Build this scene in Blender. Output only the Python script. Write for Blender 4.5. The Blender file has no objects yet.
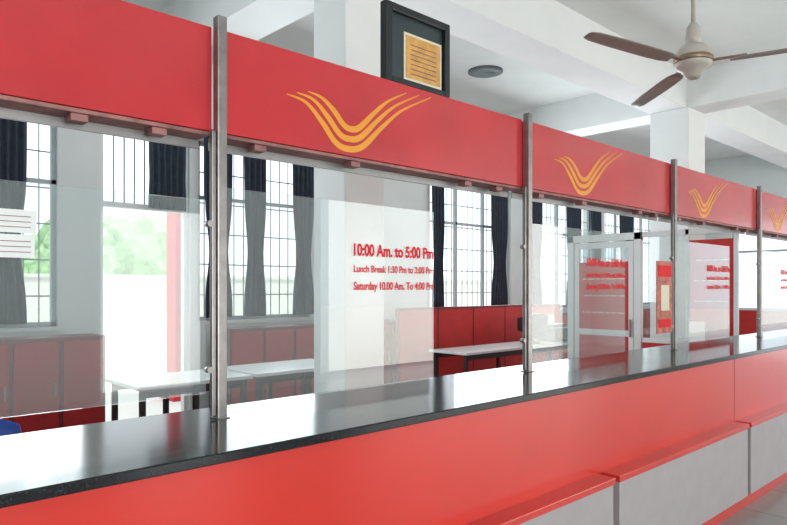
import bpy, bmesh, math, random
from mathutils import Vector, Matrix
random.seed(7)
S = bpy.context.scene
col = S.collection

def lin(c):
    out=[]
    for v in c:
        v/=255.0
        out.append(v/12.92 if v<=0.04045 else ((v+0.055)/1.055)**2.4)
    return (*out,1)

def mat(name, rgb, rough=0.5, metal=0.0, coat=0.0, var=0.06, scale=6, bump=0.0, bscale=60, spec=0.5):
    m=bpy.data.materials.new(name); m.use_nodes=True
    nt=m.node_tree; b=nt.nodes['Principled BSDF']
    c=lin(rgb)
    b.inputs['Roughness'].default_value=rough
    b.inputs['Metallic'].default_value=metal
    b.inputs['Coat Weight'].default_value=coat
    b.inputs['Coat Roughness'].default_value=0.12
    b.inputs['Specular IOR Level'].default_value=spec
    tc=nt.nodes.new('ShaderNodeTexCoord')
    n=nt.nodes.new('ShaderNodeTexNoise'); n.inputs['Scale'].default_value=scale; n.inputs['Detail'].default_value=5
    nt.links.new(tc.outputs['Object'],n.inputs['Vector'])
    r=nt.nodes.new('ShaderNodeValToRGB')
    r.color_ramp.elements[0].position=0.3; r.color_ramp.elements[1].position=0.7
    r.color_ramp.elements[0].color=(c[0]*(1-var),c[1]*(1-var),c[2]*(1-var),1)
    r.color_ramp.elements[1].color=(min(1,c[0]*(1+var)),min(1,c[1]*(1+var)),min(1,c[2]*(1+var)),1)
    nt.links.new(n.outputs['Fac'],r.inputs['Fac'])
    nt.links.new(r.outputs['Color'],b.inputs['Base Color'])
    if bump>0:
        n2=nt.nodes.new('ShaderNodeTexNoise'); n2.inputs['Scale'].default_value=bscale
        nt.links.new(tc.outputs['Object'],n2.inputs['Vector'])
        bp=nt.nodes.new('ShaderNodeBump'); bp.inputs['Strength'].default_value=bump; bp.inputs['Distance'].default_value=0.01
        nt.links.new(n2.outputs['Fac'],bp.inputs['Height'])
        nt.links.new(bp.outputs['Normal'],b.inputs['Normal'])
    return m

def glass(name, tint=(0.90,0.97,0.95), refl=1.0, haze=0.0):
    m=bpy.data.materials.new(name); m.use_nodes=True
    nt=m.node_tree; nt.nodes.clear()
    o=nt.nodes.new('ShaderNodeOutputMaterial'); mx=nt.nodes.new('ShaderNodeMixShader')
    t=nt.nodes.new('ShaderNodeBsdfTransparent'); t.inputs['Color'].default_value=(*tint,1)
    d=nt.nodes.new('ShaderNodeBsdfDiffuse'); d.inputs['Color'].default_value=(0.78,0.85,0.85,1)
    m2=nt.nodes.new('ShaderNodeMixShader'); m2.inputs[0].default_value=haze   # milky light on the pane, put into its colour as a film
    nt.links.new(t.outputs[0],m2.inputs[1]); nt.links.new(d.outputs[0],m2.inputs[2])
    g=nt.nodes.new('ShaderNodeBsdfGlossy'); g.inputs['Roughness'].default_value=0.0
    f=nt.nodes.new('ShaderNodeFresnel')
    ge=nt.nodes.new('ShaderNodeNewGeometry')
    ma=nt.nodes.new('ShaderNodeMath'); ma.operation='MULTIPLY_ADD'; ma.inputs[1].default_value=(1/1.5-1.5); ma.inputs[2].default_value=1.5
    nt.links.new(ge.outputs['Backfacing'],ma.inputs[0]); nt.links.new(ma.outputs[0],f.inputs['IOR'])
    mu=nt.nodes.new('ShaderNodeMath'); mu.operation='MULTIPLY'; mu.inputs[1].default_value=refl; mu.use_clamp=True
    nt.links.new(f.outputs[0],mu.inputs[0]); nt.links.new(mu.outputs[0],mx.inputs[0])
    nt.links.new(m2.outputs[0],mx.inputs[1]); nt.links.new(g.outputs[0],mx.inputs[2]); nt.links.new(mx.outputs[0],o.inputs[0])
    return m

M=dict(
 red_head=mat('red_laminate_header',(192,38,46),0.26,coat=0.5,var=0.10,scale=3),
 red_front=mat('red_laminate_counter',(208,50,38),0.28,coat=0.5,var=0.06,scale=2),
 red_dark=mat('red_cabinet',(170,30,34),0.45,var=0.1),
 red_frame=mat('maroon_cabinet_frame',(120,40,46),0.45,var=0.1),
 grey_panel=mat('grey_laminate',(168,163,165),0.5,var=0.05,scale=9),
 wall=mat('white_wall_paint',(222,230,230),0.8,var=0.03,scale=2,bump=0.05),
 ceil=mat('ceiling_paint',(232,238,236),0.9,var=0.03,scale=2),
 beam=mat('beam_paint',(236,241,241),0.8,var=0.03,scale=2),
 steel=mat('brushed_steel',(150,146,144),0.32,metal=0.85,var=0.14,scale=20),
 alu=mat('aluminium',(160,160,160),0.4,metal=0.5,var=0.1),
 rust=mat('rusty_channel',(150,104,100),0.55,metal=0.3,var=0.35,scale=14),
 logo=mat('yellow_vinyl',(232,154,44),0.45,var=0.05),
 redtext=mat('red_vinyl',(220,34,40),0.6,var=0.02,spec=.2),
 white=mat('white_plastic',(226,230,230),0.5,var=0.03),
 black=mat('black_plastic',(36,38,42),0.4,var=0.1),
 blackw=mat('black_wood_frame',(20,30,34),0.35,var=0.1),
 matb=mat('dark_teal_mat',(46,60,64),0.25,var=0.1),
 gold=mat('gold_certificate',(206,156,84),0.5,var=0.2,scale=30),
 cream=mat('cream_mat',(222,214,190),0.7,var=0.03),
 curtain=mat('navy_curtain',(58,68,82),0.9,var=0.15,scale=12),
 bar=mat('window_bar_paint',(140,152,158),0.5,var=0.1),
 wframe=mat('window_frame_paint',(180,192,196),0.5,var=0.05),
 tabletop=mat('laminate_table_top',(210,214,214),0.25,var=0.05),
 tleg=mat('dark_steel_leg',(48,44,46),0.45,metal=0.3,var=0.1),
 blue=mat('blue_plastic',(30,80,180),0.4,var=0.1),
 conc=mat('concrete_paving',(228,226,218),0.9,var=0.05,scale=1),
 leaf=mat('hedge_leaves',(150,186,130),0.8,var=0.35,scale=9,bump=0.8,bscale=14),
 redpaint=mat('red_paint',(196,42,40),0.6,var=0.08),
 fan=mat('fan_enamel',(180,174,166),0.35,var=0.05),
 fanblade=mat('fan_blade_brown',(140,130,124),0.4,var=0.08),
 brass=mat('fan_trim',(140,120,100),0.35,metal=0.6,var=0.08),
 poster=mat('poster_print',(178,92,70),0.5,var=0.45,scale=28),
 screen=mat('crt_screen',(30,40,46),0.1,var=0.05),
 vent=mat('vent_metal',(110,118,120),0.5,metal=0.4,var=0.1),
)
M['glass']=glass('clear_glass',(0.925,0.96,0.955),1.6,0.075)

def granite():
    m=bpy.data.materials.new('black_granite'); m.use_nodes=True
    nt=m.node_tree; b=nt.nodes['Principled BSDF']
    tc=nt.nodes.new('ShaderNodeTexCoord')
    v=nt.nodes.new('ShaderNodeTexNoise'); v.inputs['Scale'].default_value=220; v.inputs['Detail'].default_value=2
    nt.links.new(tc.outputs['Object'],v.inputs['Vector'])
    r=nt.nodes.new('ShaderNodeValToRGB'); r.color_ramp.elements[0].position=0.55; r.color_ramp.elements[1].position=0.8
    r.color_ramp.elements[0].color=lin((16,20,24)); r.color_ramp.elements[1].color=lin((58,64,68))
    nt.links.new(v.outputs['Fac'],r.inputs['Fac']); nt.links.new(r.outputs['Color'],b.inputs['Base Color'])
    b.inputs['Roughness'].default_value=0.13; b.inputs['Specular IOR Level'].default_value=0.65
    return m
M['granite']=granite()

def tiles():
    m=bpy.data.materials.new('floor_tiles'); m.use_nodes=True
    nt=m.node_tree; b=nt.nodes['Principled BSDF']
    tc=nt.nodes.new('ShaderNodeTexCoord')
    v=nt.nodes.new('ShaderNodeTexBrick'); v.offset=0; v.inputs['Scale'].default_value=1.0
    v.inputs['Brick Width'].default_value=0.6; v.inputs['Row Height'].default_value=0.6; v.inputs['Mortar Size'].default_value=0.006
    v.inputs['Color1'].default_value=lin((160,158,155)); v.inputs['Color2'].default_value=lin((152,152,150)); v.inputs['Mortar'].default_value=lin((110,110,108))
    nt.links.new(tc.outputs['Object'],v.inputs['Vector']); nt.links.new(v.outputs['Color'],b.inputs['Base Color'])
    b.inputs['Roughness'].default_value=0.3
    return m
M['floor']=tiles()

def empty(name):
    e=bpy.data.objects.new(name,None); e.empty_display_size=0.1; col.objects.link(e); return e

def mesh_obj(name,bm,m,parent=None,smooth=False):
    me=bpy.data.meshes.new(name); bm.normal_update(); bm.to_mesh(me); bm.free()
    o=bpy.data.objects.new(name,me); col.objects.link(o)
    for mm in (m if isinstance(m,list) else [m]): me.materials.append(mm)
    if smooth:
        for p in me.polygons: p.use_smooth=True
    if parent: o.parent=parent
    return o

def addbox(bm,x0,x1,y0,y1,z0,z1,mi=0,bev=0):
    vs=[bm.verts.new((x,y,z)) for x in (x0,x1) for y in (y0,y1) for z in (z0,z1)]
    fs=[(0,1,3,2),(4,6,7,5),(0,4,5,1),(2,3,7,6),(0,2,6,4),(1,5,7,3)]
    faces=[bm.faces.new([vs[i] for i in f]) for f in fs]
    for f in faces: f.material_index=mi
    if bev>0:
        es=list({e for f in faces for e in f.edges})
        r=bmesh.ops.bevel(bm,geom=es,offset=bev,segments=2,affect='EDGES',profile=0.5)
        for f in r['faces']: f.material_index=mi

def box(name,x0,x1,y0,y1,z0,z1,m,parent=None,bev=0):
    bm=bmesh.new(); addbox(bm,x0,x1,y0,y1,z0,z1,0,bev)
    return mesh_obj(name,bm,m,parent)

def boxes(name,lst,m,parent=None,bev=0):
    bm=bmesh.new()
    for b in lst: addbox(bm,*b[:6],(b[6] if len(b)>6 else 0),bev)
    return mesh_obj(name,bm,m,parent)

def cyl(name,p0,p1,r0,m,parent=None,r1=None,seg=24):
    p0=Vector(p0);p1=Vector(p1);d=p1-p0
    bm=bmesh.new()
    bmesh.ops.create_cone(bm,cap_ends=True,segments=seg,radius1=r0,radius2=r0 if r1 is None else r1,depth=d.length)
    q=d.to_track_quat('Z','Y').to_matrix().to_4x4()
    bmesh.ops.transform(bm,matrix=Matrix.Translation((p0+p1)/2)@q,verts=bm.verts)
    o=mesh_obj(name,bm,m,parent)
    for p in o.data.polygons: p.use_smooth=len(p.vertices)==4
    return o

def lathe(name,prof,c,m,parent=None,seg=36):
    bm=bmesh.new(); rings=[]
    for r,z in prof:
        rings.append([bm.verts.new((c[0]+r*math.cos(2*math.pi*i/seg),c[1]+r*math.sin(2*math.pi*i/seg),c[2]+z)) for i in range(seg)])
    for a,b in zip(rings,rings[1:]):
        for i in range(seg): bm.faces.new((a[i],a[(i+1)%seg],b[(i+1)%seg],b[i]))
    bm.faces.new(rings[0][::-1]); bm.faces.new(rings[-1])
    bmesh.ops.recalc_face_normals(bm,faces=bm.faces)
    return mesh_obj(name,bm,m,parent,True)

# ------------------------------------------------ room shell
X0,X1,Y0,Y1,H=-3.0,16.0,-5.0,7.0,4.5
box('floor',X0-.2,X1+.2,Y0-.2,Y1+.2,-0.1,0,M['floor'])
box('ceiling',X0-.2,X1+.2,Y0-.2,Y1+.2,H,H+0.15,M['ceil'])

def wall_x(name,y0,y1,xa,xb,ops,m,h=H):
    lst=[]; x=xa
    for (a,b,c,d) in ops:
        lst.append((x,a,y0,y1,0,h))
        if c>0: lst.append((a,b,y0,y1,0,c))
        if d<h: lst.append((a,b,y0,y1,d,h))
        x=b
    lst.append((x,xb,y0,y1,0,h))
    return boxes(name,lst,m)
wins=[(0.1,2.05,1.12,3.2),(3.55,5.12,1.12,3.2),(7.4,9.5,1.12,3.2),(9.85,12.3,1.12,3.2),(12.8,15.2,1.12,3.2)]
ops=[wins[0],(2.45,3.44,0,3.2)]+wins[1:]
wall_x('wall_back',Y1,Y1+.2,X0,X1,ops,M['wall'])
wall_x('wall_front',Y0-.2,Y0,X0,X1,[(-2.2,1.0,0,3.4),(3.2,4.6,0,2.6),(6.9,14.5,0,3.4)],M['wall'])
box('wall_left',X0-.2,X0,Y0,Y1,0,H,M['wall'])
ol=[(X1,X1+.2,Y0,-2.5,0,H),(X1,X1+.2,-2.5,1.2,3.0,H),(X1,X1+.2,1.2,3.2,0,H),(X1,X1+.2,3.2,5.6,0,1.0),(X1,X1+.2,3.2,5.6,3.0,H),(X1,X1+.2,5.6,Y1,0,H)]
boxes('wall_right',ol,M['wall'])
box('trim_1',X1-.02,X1,3.0,Y1,0,1.0,M['redpaint'])
box('trim_2',X1-.03,X1,1.3,3.1,0,2.6,M['redpaint'])

def window(n,x0,x1,z0,z1,bars=True):
    e=empty(f'window_{n}')
    y0,y1=Y1+.06,Y1+.11; t=.045
    L=[(x0,x0+t,y0,y1,z0,z1),(x1-t,x1,y0,y1,z0,z1),(x0,x1,y0,y1,z0,z0+t),(x0,x1,y0,y1,z1-t,z1)]
    k=max(2,round((x1-x0)/0.65))
    for i in range(1,k):
        x=x0+(x1-x0)*i/k; L.append((x-t/2,x+t/2,y0,y1,z0,z1))
    L.append((x0,x1,y0,y1,z0+(z1-z0)*.68,z0+(z1-z0)*.68+.04))
    boxes('frame',L,M['wframe'],e)
    B=[]
    nb=int((x1-x0)/0.13)
    for i in range(1,nb):
        x=x0+(x1-x0)*i/nb; B.append((x-.005,x+.005,Y1+.12,Y1+.130,z0,z1))
    zz=z0+.3
    while zz<z1: B.append((x0,x1,Y1+.134,Y1+.142,zz-.007,zz+.007)); zz+=.36
    boxes('security_bars',B,M['bar'],e)
    box('sill',x0-.05,x1+.05,Y1-.04,Y1+.06,z0-.04,z0,M['white'],e)
for i,w in enumerate(wins): window(i+1,*w)
e=empty('reflection_doorway')  # invented doorway; its view outside stands in for a reflection on the glass
boxes('frame',[(2.45,2.50,Y1+.04,Y1+.12,0,3.2),(3.39,3.44,Y1+.04,Y1+.12,0,3.2),(2.5,3.39,Y1+.04,Y1+.12,2.35,2.41),(2.5,3.39,Y1+.04,Y1+.12,3.14,3.2)],M['white'],e)
boxes('transom_bars',[(2.5+.11*i,2.512+.11*i,Y1+.06,Y1+.075,2.41,3.14) for i in range(1,8)],M['bar'],e)
e=empty('window_6')
L=[(X1+.06,X1+.11,y-.03,y+.03,1.0,3.0) for y in (3.23,3.8,4.4,5.0,5.57)]+[(X1+.06,X1+.11,3.2,5.6,z,z+.05) for z in (1.0,2.3,2.95)]
boxes('frame',L,M['wframe'],e)

def curtain(xa,xb,z0=1.16,z1=3.3,y=Y1-.09,pinch=.35):
    bm=bmesh.new(); nx,nz=36,14; g=[]
    c=(xa+xb)/2; folds=max(3,round((xb-xa)/.07)); ph=random.random()*6
    for j in range(nz+1):
        t=j/nz; z=z0+(z1-z0)*t
        s=1-pinch*math.exp(-((t-.35)/.18)**2)
        row=[]
        for i in range(nx+1):
            u=i/nx; row.append(bm.verts.new((c+(xa-c+(xb-xa)*u)*s,y+.03*math.sin(u*folds*2*math.pi+ph)+.006*math.sin(7*t+u*9),z)))
        g.append(row)
    for j in range(nz):
        for i in range(nx): bm.faces.new((g[j][i],g[j][i+1],g[j+1][i+1],g[j+1][i]))
    o=mesh_obj('curtain',bm,M['curtain'],None,True)
    md=o.modifiers.new('s','SOLIDIFY'); md.thickness=.006
    return o
for a,b in [(1.42,1.76),(0.1,.4),(3.56,3.92),(4.1,4.4),(4.78,5.12),(7.38,7.66),(8.85,9.28),(9.9,10.35),(11.2,11.7),(12.1,12.5),(13.3,13.9),(14.8,15.2)]:
    curtain(a,b)
curtain(2.93,3.36,2.36,3.3,pinch=.05)
for i,(a,b) in enumerate([(0,2.1),(2.5,5.2),(7.3,9.6),(9.8,12.6),(12.8,15.3)]):
    cyl('curtain_rod',(a,Y1-.09,3.32),(b,Y1-.09,3.32),.014,M['steel'])

def column(xa,xb,ya,yb):
    bm=bmesh.new(); addbox(bm,xa,xb,ya,yb,0,4.0,0,.012); addbox(bm,xa-.02,xb+.02,ya-.02,yb+.02,0,.12,1,.004)
    mesh_obj('column',bm,[M['beam'],M['grey_panel']])
column(3.12,3.52,3.82,4.22)
column(9.15,9.72,3.75,4.30)
boxes('beam_long',[(X0,X1,3.8,4.3,4.0,H)],M['beam'])
boxes('beam_cross',[(3.05,3.55,4.3,Y1,4.0,H),(3.05,3.55,Y0,3.8,4.0,H)],M['beam'])
boxes('beam_cross',[(9.2,9.7,4.3,Y1,4.0,H),(9.2,9.7,Y0,3.8,4.0,H)],M['beam'])

# ------------------------------------------------ counter
PS=1.825; P=[1.126+PS*i for i in range(-2,8)]
CX0,CX1=-2.6,13.9
cn=empty('service_counter')
box('granite_top',CX0,CX1,1.62,2.27,1.02,1.05,M['granite'],cn,.004)
boxes('apron_body',[(CX0+.05,CX1-.03,1.65,2.22,0.10,1.02)],M['red_front'],cn)
boxes('plinth',[(CX0+.05,CX1-.03,1.60,2.2,0,.10)],M['red_front'],cn)
for i,p in enumerate(P[:-1]):
    a,b=p+.035,min(p+PS-.005,CX1-.05)
    if b<a: continue
    a=max(a,CX0+.06)
    box(f'ledge_{i}',a,b,1.552,1.66,.555,.586,M['red_front'],cn,.003)
    box(f'grey_panel_{i}',a+.01,b-.01,1.560,1.66,.10,.553,M['grey_panel'],cn,.002)
box('seam',P[4]-.0015,P[4]+.0015,1.6485,1.66,.60,1.015,M['red_dark'],cn)

for p in P:
    e=empty('steel_post')
    box('tube',p-.018,p+.018,2.045,2.082,1.05,2.44,M['steel'],e,.004)
    box('base_plate',p-.024,p+.024,2.036,2.092,1.05,1.054,M['steel'],e,.001)
    box('channel',p-.034,p-.019,2.055,2.075,1.06,2.04,M['steel'],e,.002)
    for k,z in enumerate((1.22,1.72)):
        cyl(f'clamp_{k}',(p-.043,2.050,z),(p-.043,2.076,z),.011,M['steel'],e)

def catmull(pts,n=10):
    out=[]; q=[pts[0]]+pts+[pts[-1]]
    for i in range(1,len(q)-2):
        a,b,c,d=[Vector(v) for v in q[i-1:i+3]]
        for k in range(n):
            t=k/n
            out.append(.5*((2*b)+(-a+c)*t+(2*a-5*b+4*c-d)*t*t+(-a+3*b-3*c+d)*t**3))
    out.append(Vector(pts[-1])); return out
def logo(x,z,y,parent):
    bm=bmesh.new()
    strokes=[
     [(0.0,.165),(.09,.150),(.17,.085),(.235,.018),(.30,0.0),(.38,.022),(.49,.120),(.61,.215),(.80,.312)],
     [(0.045,.180),(.125,.168),(.195,.115),(.255,.056),(.305,.042),(.37,.060),(.47,.150),(.57,.228),(.72,.306)],
     [(0.10,.195),(.165,.184),(.225,.146),(.275,.098),(.315,.084),(.365,.10),(.45,.178),(.53,.242),(.64,.300)]]
    for s in strokes:
        c=catmull(s); n=len(c); prev=None
        for i,p in enumerate(c):
            t=(c[min(i+1,n-1)]-c[max(i-1,0)]).normalized(); nn=Vector((-t.y,t.x))
            f=i/(n-1); w=.0130*min(1,(.12+3.2*f),(.1+2.6*(1-f)))
            a=bm.verts.new((x+p.x+nn.x*w,y,z+p.y+nn.y*w)); b=bm.verts.new((x+p.x-nn.x*w,y,z+p.y-nn.y*w))
            if prev: bm.faces.new((prev[0],prev[1],b,a))
            prev=(a,b)
    mesh_obj('emblem',bm,M['logo'],parent)

for i,p in enumerate(P[:-1]):
    e=empty('header_signboard')
    dz=random.uniform(-.004,.004)
    box('board',p+.019,p+PS-.019,2.086,2.145,2.045,2.41+dz,M['red_head'],e,.003)
    box('edge_channel',p+.02,p+PS-.02,2.092,2.19,2.030,2.044,M['rust'],e,.002)
    box('back_flange',p+.02,p+PS-.02,2.18,2.19,1.998,2.030,M['alu'],e,.002)
    boxes('brackets',[(p+q,p+q+.05,2.10,2.15,2.008,2.029) for q in (.16,.62,1.35,1.6)],M['rust'],e)
    logo(p+.29,2.072,2.0845,e)

def text(s,size,name,bold=.0015):
    c=bpy.data.curves.new(name,'FONT'); c.body=s; c.size=size; c.offset=bold; c.extrude=.0004
    o=bpy.data.objects.new(name,c); col.objects.link(o)
    o.rotation_euler=(math.pi/2,0,0)
    bpy.context.view_layer.update()
    dg=bpy.context.evaluated_depsgraph_get()
    me=bpy.data.meshes.new_from_object(o.evaluated_get(dg))
    n=bpy.data.objects.new(name,me); n.matrix_world=o.matrix_world.copy(); col.objects.link(n)
    bpy.data.objects.remove(o); return n
def fit(s,h,x0,x1,z,y,parent,name,m,bold=.0015):
    o=text(s,h*1.4,name,bold)
    xs=[v.co.x for v in o.data.vertices]; w=max(xs)-min(xs); k=(x1-x0)/w
    o.location=(x0-min(xs)*k,y,z); o.scale=(k,1,1)
    o.data.materials.clear(); o.data.materials.append(m); o.parent=parent
    return o
for i,p in enumerate(P[:-1]):
    e=empty('glass_screen')
    if i==1: a,b,z0,z1=p+.6,p+PS-.055,1.14,1.80
    else: a,b,z0,z1=p+.020,p+1.08,1.085,1.85
    box('pane',a,b,2.06,2.068,z0,z1,M['glass'],e)
    if i>=2:
        fit('10:00 Am. to 5:00 Pm',.048,p+.60,p+1.075,1.635,2.058,e,'hours_line_1',M['redtext'],.0024)
        fit('Lunch Break 1:30 Pm to 2:00 Pm',.029,p+.60,p+1.07,1.566,2.058,e,'hours_line_2',M['redtext'],.0009)
        fit('Saturday 10.00 Am. To 4:00 Pm',.033,p+.60,p+1.075,1.493,2.058,e,'hours_line_3',M['redtext'],.0011)
e=empty('hanging_poster')
box('sheet',4.47,4.715,2.05,2.056,1.18,1.69,M['poster'],e)
boxes('headline',[(4.49,4.70,2.047,2.050,1.58,1.66),(4.50,4.69,2.047,2.050,1.22,1.28)],M['redtext'],e)
boxes('picture_area',[(4.53,4.66,2.047,2.050,1.34,1.52)],M['cream'],e)
e=empty('paper_notice')
boxes('sheets',[(.425,.545,2.054,2.0575,1.655,1.72),(.425,.54,2.054,2.0575,1.585,1.65)],M['white'],e)
boxes('print_lines',[(.435,.53,2.052,2.0535,z,z+.002) for z in (1.60,1.615,1.63,1.67,1.685,1.70)],M['rust'],e)

e=empty('framed_certificate')
xa,xb,ya,yb,za,zb=1.945,2.365,2.10,2.14,2.415,2.765
boxes('frame',[(xa,xa+.04,ya,yb,za,zb),(xb-.035,xb,ya,yb,za,zb),(xa+.04,xb-.035,ya,yb,za,za+.025),(xa+.04,xb-.035,ya,yb,zb-.035,zb)],M['blackw'],e,.004)
box('mat_board',xa+.035,xb-.03,yb-.02,yb-.005,za+.02,zb-.03,M['matb'],e)
box('certificate',xa+.125,xb-.045,yb-.024,yb-.021,za+.03,zb-.105,M['cream'],e)
box('certificate_print',xa+.137,xb-.057,yb-.027,yb-.025,za+.042,zb-.117,M['gold'],e)
boxes('print_lines',[(xa+.165,xb-.085,yb-.029,yb-.0275,za+.06+.022*i,za+.064+.022*i) for i in range(7)],M['rust'],e)

def fan(x,y,z,R,a0,top=H):
    e=empty('ceiling_fan')
    cyl('rod',(x,y,z+.1),(x,y,top-.05),.012,M['fan'],e)
    lathe('canopy',[(.02,-.13),(.045,-.12),(.065,-.02),(.065,0)],(x,y,top),M['fan'],e)
    lathe('collar',[(.014,.22),(.034,.19),(.042,.12),(.03,.09)],(x,y,z),M['fan'],e)
    lathe('motor',[(.02,.10),(.060,.09),(.090,.055),(.097,.02),(.097,-.01),(.085,-.035),(.055,-.05),(.045,-.075),(.03,-.09),(.01,-.092)],(x,y,z),M['fan'],e)
    lathe('trim_ring',[(.098,.025),(.103,.018),(.103,.0),(.098,-.006)],(x,y,z),M['brass'],e)
    for k in range(3):
        a=math.radians(a0+120*k)
        d=Vector((math.cos(a),math.sin(a),0)); n=Vector((-d.y,d.x,0)); up=Vector((0,0,1))
        bm=bmesh.new()
        st=[(.18,.034),(.24,.046),(.35,.050),(R*.75,.048),(R*.95,.042),(R,.030)]
        rows=[]
        for r,w in st:
            tl=.10
            c=Vector((x,y,z-.005))+d*r
            rows.append([bm.verts.new(c+(n*s*w+up*(s*w*tl - .006*s*s))) for s in (-1,-.5,0,.5,1)])
        for A,B in zip(rows,rows[1:]):
            for i in range(4): bm.faces.new((A[i],B[i],B[i+1],A[i+1]))
        o=mesh_obj(f'blade_{k}',bm,M['fanblade'],e,True)
        md=o.modifiers.new('s','SOLIDIFY'); md.thickness=.004
        bm=bmesh.new()
        addbox(bm,.08,.26,-.014,.014,-.004,.004,0,.001)
        bmesh.ops.transform(bm,matrix=Matrix.Translation((x,y,z-.002))@Matrix.Rotation(a,4,'Z'),verts=bm.verts)
        mesh_obj(f'blade_arm_{k}',bm,M['brass'],e)
base=46.55-90
fan(3.67,1.48,2.74,.82,base+211)
lathe('ceiling_vent',[(.24,0),(.24,-.02),(.18,-.04),(.12,-.04),(.1,-.02)],(7.15,5.7,H),M['vent'])

def table(x0,x1,y0,y1,h=.75):
    e=empty('office_table')
    box('top',x0,x1,y0,y1,h-.03,h,M['tabletop'],e,.004)
    L=[]
    for xx in (x0+.04,x1-.08):
        for yy in (y0+.04,y1-.08): L.append((xx,xx+.04,yy,yy+.04,0,h-.03))
    L+=[(x0+.06,x1-.06,y0+.05,y0+.07,h-.1,h-.03),(x0+.06,x1-.06,y1-.07,y1-.05,h-.1,h-.03),(x0+.05,x0+.07,y0+.06,y1-.06,.18,.22),(x1-.07,x1-.05,y0+.06,y1-.06,.18,.22)]
    m=(x0+x1)/2
    L+=[(m-.02,m+.02,y0+.04,y0+.08,0,h-.03),(m-.02,m+.02,y1-.08,y1-.04,0,h-.03)]
    boxes('legs',L,M['tleg'],e)
table(2.0,3.0,4.92,5.6); table(3.02,4.1,4.9,5.6,.76); table(5.8,8.4,4.9,5.5)

def cabinet(x0,x1,y0,y1,h,n):
    e=empty('storage_cabinet')
    box('carcass',x0,x1,y0+.02,y1,0,h,M['red_frame'],e,.004)
    w=(x1-x0)/n; D=[];K=[]
    for i in range(n):
        D.append((x0+w*i+.02,x0+w*(i+1)-.02,y0,y0+.02,.08,h-.04))
        K.append((x0+w*(i+1)-.06,x0+w*(i+1)-.045,y0-.02,y0,h*.5,h*.5+.12))
    boxes('doors',D,M['red_dark'],e,.003); boxes('handles',K,M['steel'],e)
cabinet(.3,2.3,6.4,6.8,1.05,5); cabinet(3.62,5.3,6.4,6.8,1.05,4); cabinet(5.6,9.0,6.4,6.8,1.05,8); cabinet(9.6,14.5,6.4,6.8,1.05,9)
e=empty('office_partition')
boxes('red_panels',[(5.6+.72*i+.01,5.6+.72*(i+1)-.01,5.82,5.86,.1,1.22) for i in range(5)],M['redpaint'],e,.003)
boxes('frame',[(5.59+.72*i,5.61+.72*i,5.815,5.865,0,1.25) for i in range(6)]+[(5.59,9.21,5.815,5.865,1.22,1.25)],M['red_frame'],e)

def printer(x,y,z):
    e=empty('office_printer')
    box('body',x,x+.44,y,y+.34,z,z+.2,M['black'],e,.02)
    box('lid',x+.04,x+.40,y+.1,y+.34,z+.2,z+.24,M['black'],e,.01)
    box('paper_feed',x+.08,x+.36,y+.28,y+.30,z+.24,z+.36,M['white'],e)
    box('output_tray',x+.08,x+.36,y-.06,y+.02,z+.03,z+.045,M['black'],e,.004)
printer(7.85,5.0,.751)
def monitor(x,y,z,w=.40,m='black'):
    e=empty('computer_monitor')
    box('bezel',x,x+w,y,y+.05,z+.09,z+.09+w*.8,M[m],e,.01)
    box('screen',x+.03,x+w-.03,y-.003,y+.001,z+.12,z+.06+w*.8,M['screen'],e)
    bm=bmesh.new(); addbox(bm,x+.03,x+w-.03,y+.05,y+.3,z+.12,z+.07+w*.8)
    for v in bm.verts:
        if v.co.y>y+.2: v.co.x=x+w/2+(v.co.x-x-w/2)*.55; v.co.z=z+.09+w*.4+(v.co.z-z-.09-w*.4)*.6
    mesh_obj('tube_housing',bm,M[m],e)
    lathe('stand',[(.13,0),(.12,.02),(.05,.04),(.05,.12)],(x+w/2,y+.14,z),M[m],e)
monitor(7.3,5.05,.751)

def chair(x,y,rot,m):
    e=empty('plastic_chair')
    T=Matrix.Translation((x,y,0))@Matrix.Rotation(rot,4,'Z')
    def fin(bm,nm,smooth=False):
        bmesh.ops.transform(bm,matrix=T,verts=bm.verts); return mesh_obj(nm,bm,M[m],e,smooth)
    bm=bmesh.new(); g=[]
    for j in range(9):
        v=j/8; row=[]
        for i in range(9):
            u=i/8*2-1; row.append(bm.verts.new((u*(.22-.02*v),-.22+v*.44,.44+.02*u*u-.015*math.sin(v*3.14))))
        g.append(row)
    for j in range(8):
        for i in range(8): bm.faces.new((g[j][i],g[j][i+1],g[j+1][i+1],g[j+1][i]))
    o=fin(bm,'seat',True); md=o.modifiers.new('s','SOLIDIFY'); md.thickness=.02
    bm=bmesh.new(); g=[]
    for j in range(9):
        v=j/8; row=[]
        for i in range(11):
            u=i/10*2-1; ww=.22*(1-.12*v*v)
            row.append(bm.verts.new((u*ww,.22+.10*v-.05*u*u,.46+.50*v-.05*v*u*u)))
        g.append(row)
    for j in range(8):
        for i in range(10): bm.faces.new((g[j][i],g[j][i+1],g[j+1][i+1],g[j+1][i]))
    o=fin(bm,'backrest',True); md=o.modifiers.new('s','SOLIDIFY'); md.thickness=.015
    bm=bmesh.new()
    for sx in (-1,1):
        for sy in (-1,1):
            n0=len(bm.verts); addbox(bm,sx*.18-.02,sx*.18+.02,sy*.18-.02,sy*.18+.02,0,.44); bm.verts.ensure_lookup_table()
            for v in list(bm.verts)[n0:]:
                if v.co.z<.1: v.co.x+=sx*.04; v.co.y+=sy*.04
    fin(bm,'legs')
chair(.58,2.9,0,'blue')
chair(1.0,5.3,math.pi*.8,'black')

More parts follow.
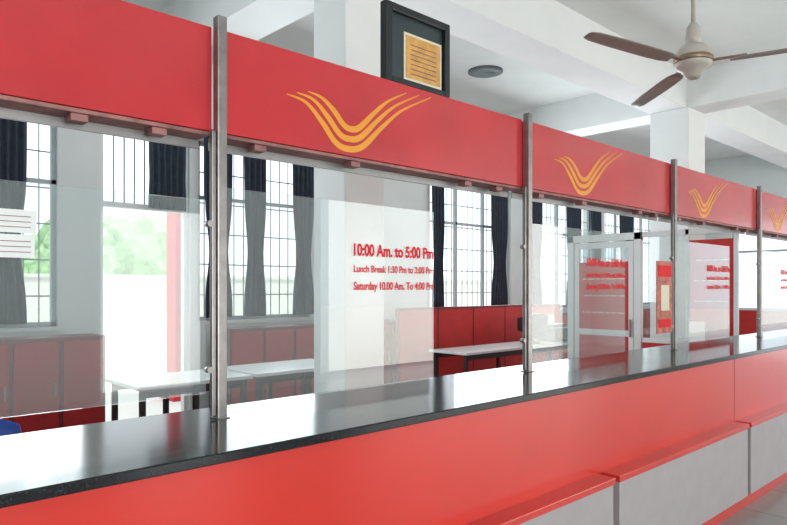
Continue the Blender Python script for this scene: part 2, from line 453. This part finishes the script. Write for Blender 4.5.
def lettered_panel(e,x,y0,y1,z0,z1,n,nm):
    box(nm,x-.012,x+.012,y0,y1,z0,z1,M['redpaint'],e)
    L=[]
    for i in range(n):
        z=z1-(i+1)*(z1-z0)/(n+1); yy=y0+.05
        while yy<y1-.06:
            w=random.uniform(.03,.1); w=min(w,y1-.05-yy)
            L.append((x-.015,x-.0125,yy,yy+w,z-.006,z+.006)); yy+=w+.02
    boxes(nm+'_lettering',L,M['cream'],e)
e=empty('door_2'); X=7.0
boxes('frame',[(X-.03,X+.03,3.38,3.46,0,2.12),(X-.03,X+.03,4.22,4.30,0,2.12),(X-.03,X+.03,3.38,4.30,2.04,2.12)],M['white'],e,.003)
boxes('leaf_frame',[(X-.02,X+.02,3.47,3.53,.02,2.03),(X-.02,X+.02,4.15,4.21,.02,2.03),(X-.02,X+.02,3.53,4.15,1.96,2.03),(X-.02,X+.02,3.53,4.15,.02,.12),(X-.02,X+.02,3.53,4.15,.95,1.02)],M['white'],e,.003)
box('upper_pane',X-.004,X+.004,3.53,4.15,1.80,1.96,M['glass'],e)
lettered_panel(e,X,3.53,4.15,1.02,1.80,3,'red_panel')
box('kick_panel',X-.012,X+.012,3.53,4.15,.12,.95,M['redpaint'],e)
box('handle',X-.05,X-.03,3.49,3.51,.95,1.15,M['steel'],e,.003)
e=empty('glazed_partition')
boxes('frame',[(X-.02,X+.02,2.38,2.42,0,2.12),(X-.02,X+.02,2.86,2.90,0,2.12),(X-.02,X+.02,2.38,3.37,2.06,2.12),(X-.02,X+.02,2.38,3.37,.9,.95),(X-.02,X+.02,2.38,3.37,0,.06)],M['white'],e,.003)
box('pane',X-.004,X+.004,2.90,3.37,.95,2.06,M['glass'],e)
box('lower_panel',X-.01,X+.01,2.42,3.37,.06,.9,M['redpaint'],e)
lettered_panel(e,X,2.42,2.86,1.15,2.0,3,'red_notice')

# ------------------------------------------------ outside
box('ground',-30,50,Y1+.2,60,-.25,-.05,M['conc'])
box('ground_front',-30,50,-40,Y0-.2,-.25,-.05,M['conc'])
boxes('reflection_parapet',[(-10,30,12,12.2,-.05,1.68),(-10,30,11.96,12.24,1.68,1.74)],M['conc'])  # added pale wall, the white lower part of the stand-in reflection view
def reflection_hedge(xa,xb,y,h,n):
    bm=bmesh.new()
    for i in range(n):
        c=Vector((random.uniform(xa,xb),y+random.uniform(-.8,.8),random.uniform(.3,h*.75)))
        r=random.uniform(.5,.95)*h*.33
        mtx=Matrix.Translation(c)@Matrix.Scale(r,4)
        q=bmesh.ops.create_icosphere(bm,subdivisions=3,radius=1,matrix=mtx)
        for v in q['verts']:
            v.co+=(v.co-c)*random.uniform(-.18,.18)
    mesh_obj('reflection_hedge',bm,M['leaf'],None)
reflection_hedge(4.0,7.6,17,3.3,50)  # greenery of the stand-in reflection, set beyond the invented doorway
e=empty('reflection_pillar')  # red column of the reflection, built as an added object outside
box('shaft',4.02,4.32,8.6,8.9,-.05,3.4,M['redpaint'],e,.01)
box('base',3.95,4.39,8.53,8.97,-.05,.25,M['redpaint'],e,.01)

# ------------------------------------------------ light
w=bpy.data.worlds.new('World'); S.world=w; w.use_nodes=True
bg=w.node_tree.nodes['Background']; bg.inputs[0].default_value=(0.86,0.94,1.0,1); bg.inputs[1].default_value=1.5
def area(name,loc,rot,sx,sy,p,c=(1,1,1)):
    l=bpy.data.lights.new(name,'AREA'); l.shape='RECTANGLE'; l.size=sx; l.size_y=sy; l.energy=p; l.color=c
    o=bpy.data.objects.new(name,l); o.location=loc; o.rotation_euler=rot; col.objects.link(o)
area('daylight_front_a',(3.9,-4.9,1.35),(math.radians(90),0,0),1.4,2.5,30,(1,.98,.95))
area('daylight_front_b',(10.7,-4.9,1.7),(math.radians(90),0,0),7.4,3.3,165,(1,.94,.86))
area('daylight_front_c',(-.6,-4.9,1.7),(math.radians(90),0,0),3.0,3.3,155,(1,.98,.96))
area('daylight_back_a',(4.3,6.3,2.2),(math.radians(-90),0,0),1.6,2.0,42,(.9,.96,1))
area('daylight_back_b',(9.5,6.3,2.2),(math.radians(-90),0,0),4.6,2.0,105,(.9,.96,1))
area('daylight_back_c',(1.1,6.3,2.2),(math.radians(-90),0,0),1.9,2.0,42,(.9,.96,1))
sun=bpy.data.lights.new('sun','SUN'); sun.energy=2.0; sun.angle=.05; so=bpy.data.objects.new('sun',sun); so.rotation_euler=(math.radians(25),math.radians(15),0); col.objects.link(so)

S.view_settings.view_transform='Standard'
S.view_settings.exposure=0.3

cam=bpy.data.cameras.new('Camera'); co=bpy.data.objects.new('Camera',cam); col.objects.link(co)
co.location=(0,0,1.5); co.rotation_euler=(math.pi/2,0,math.radians(46.55-90))
cam.sensor_width=36; cam.lens=29.96; cam.shift_y=25.5/787; cam.clip_start=.05
S.camera=co
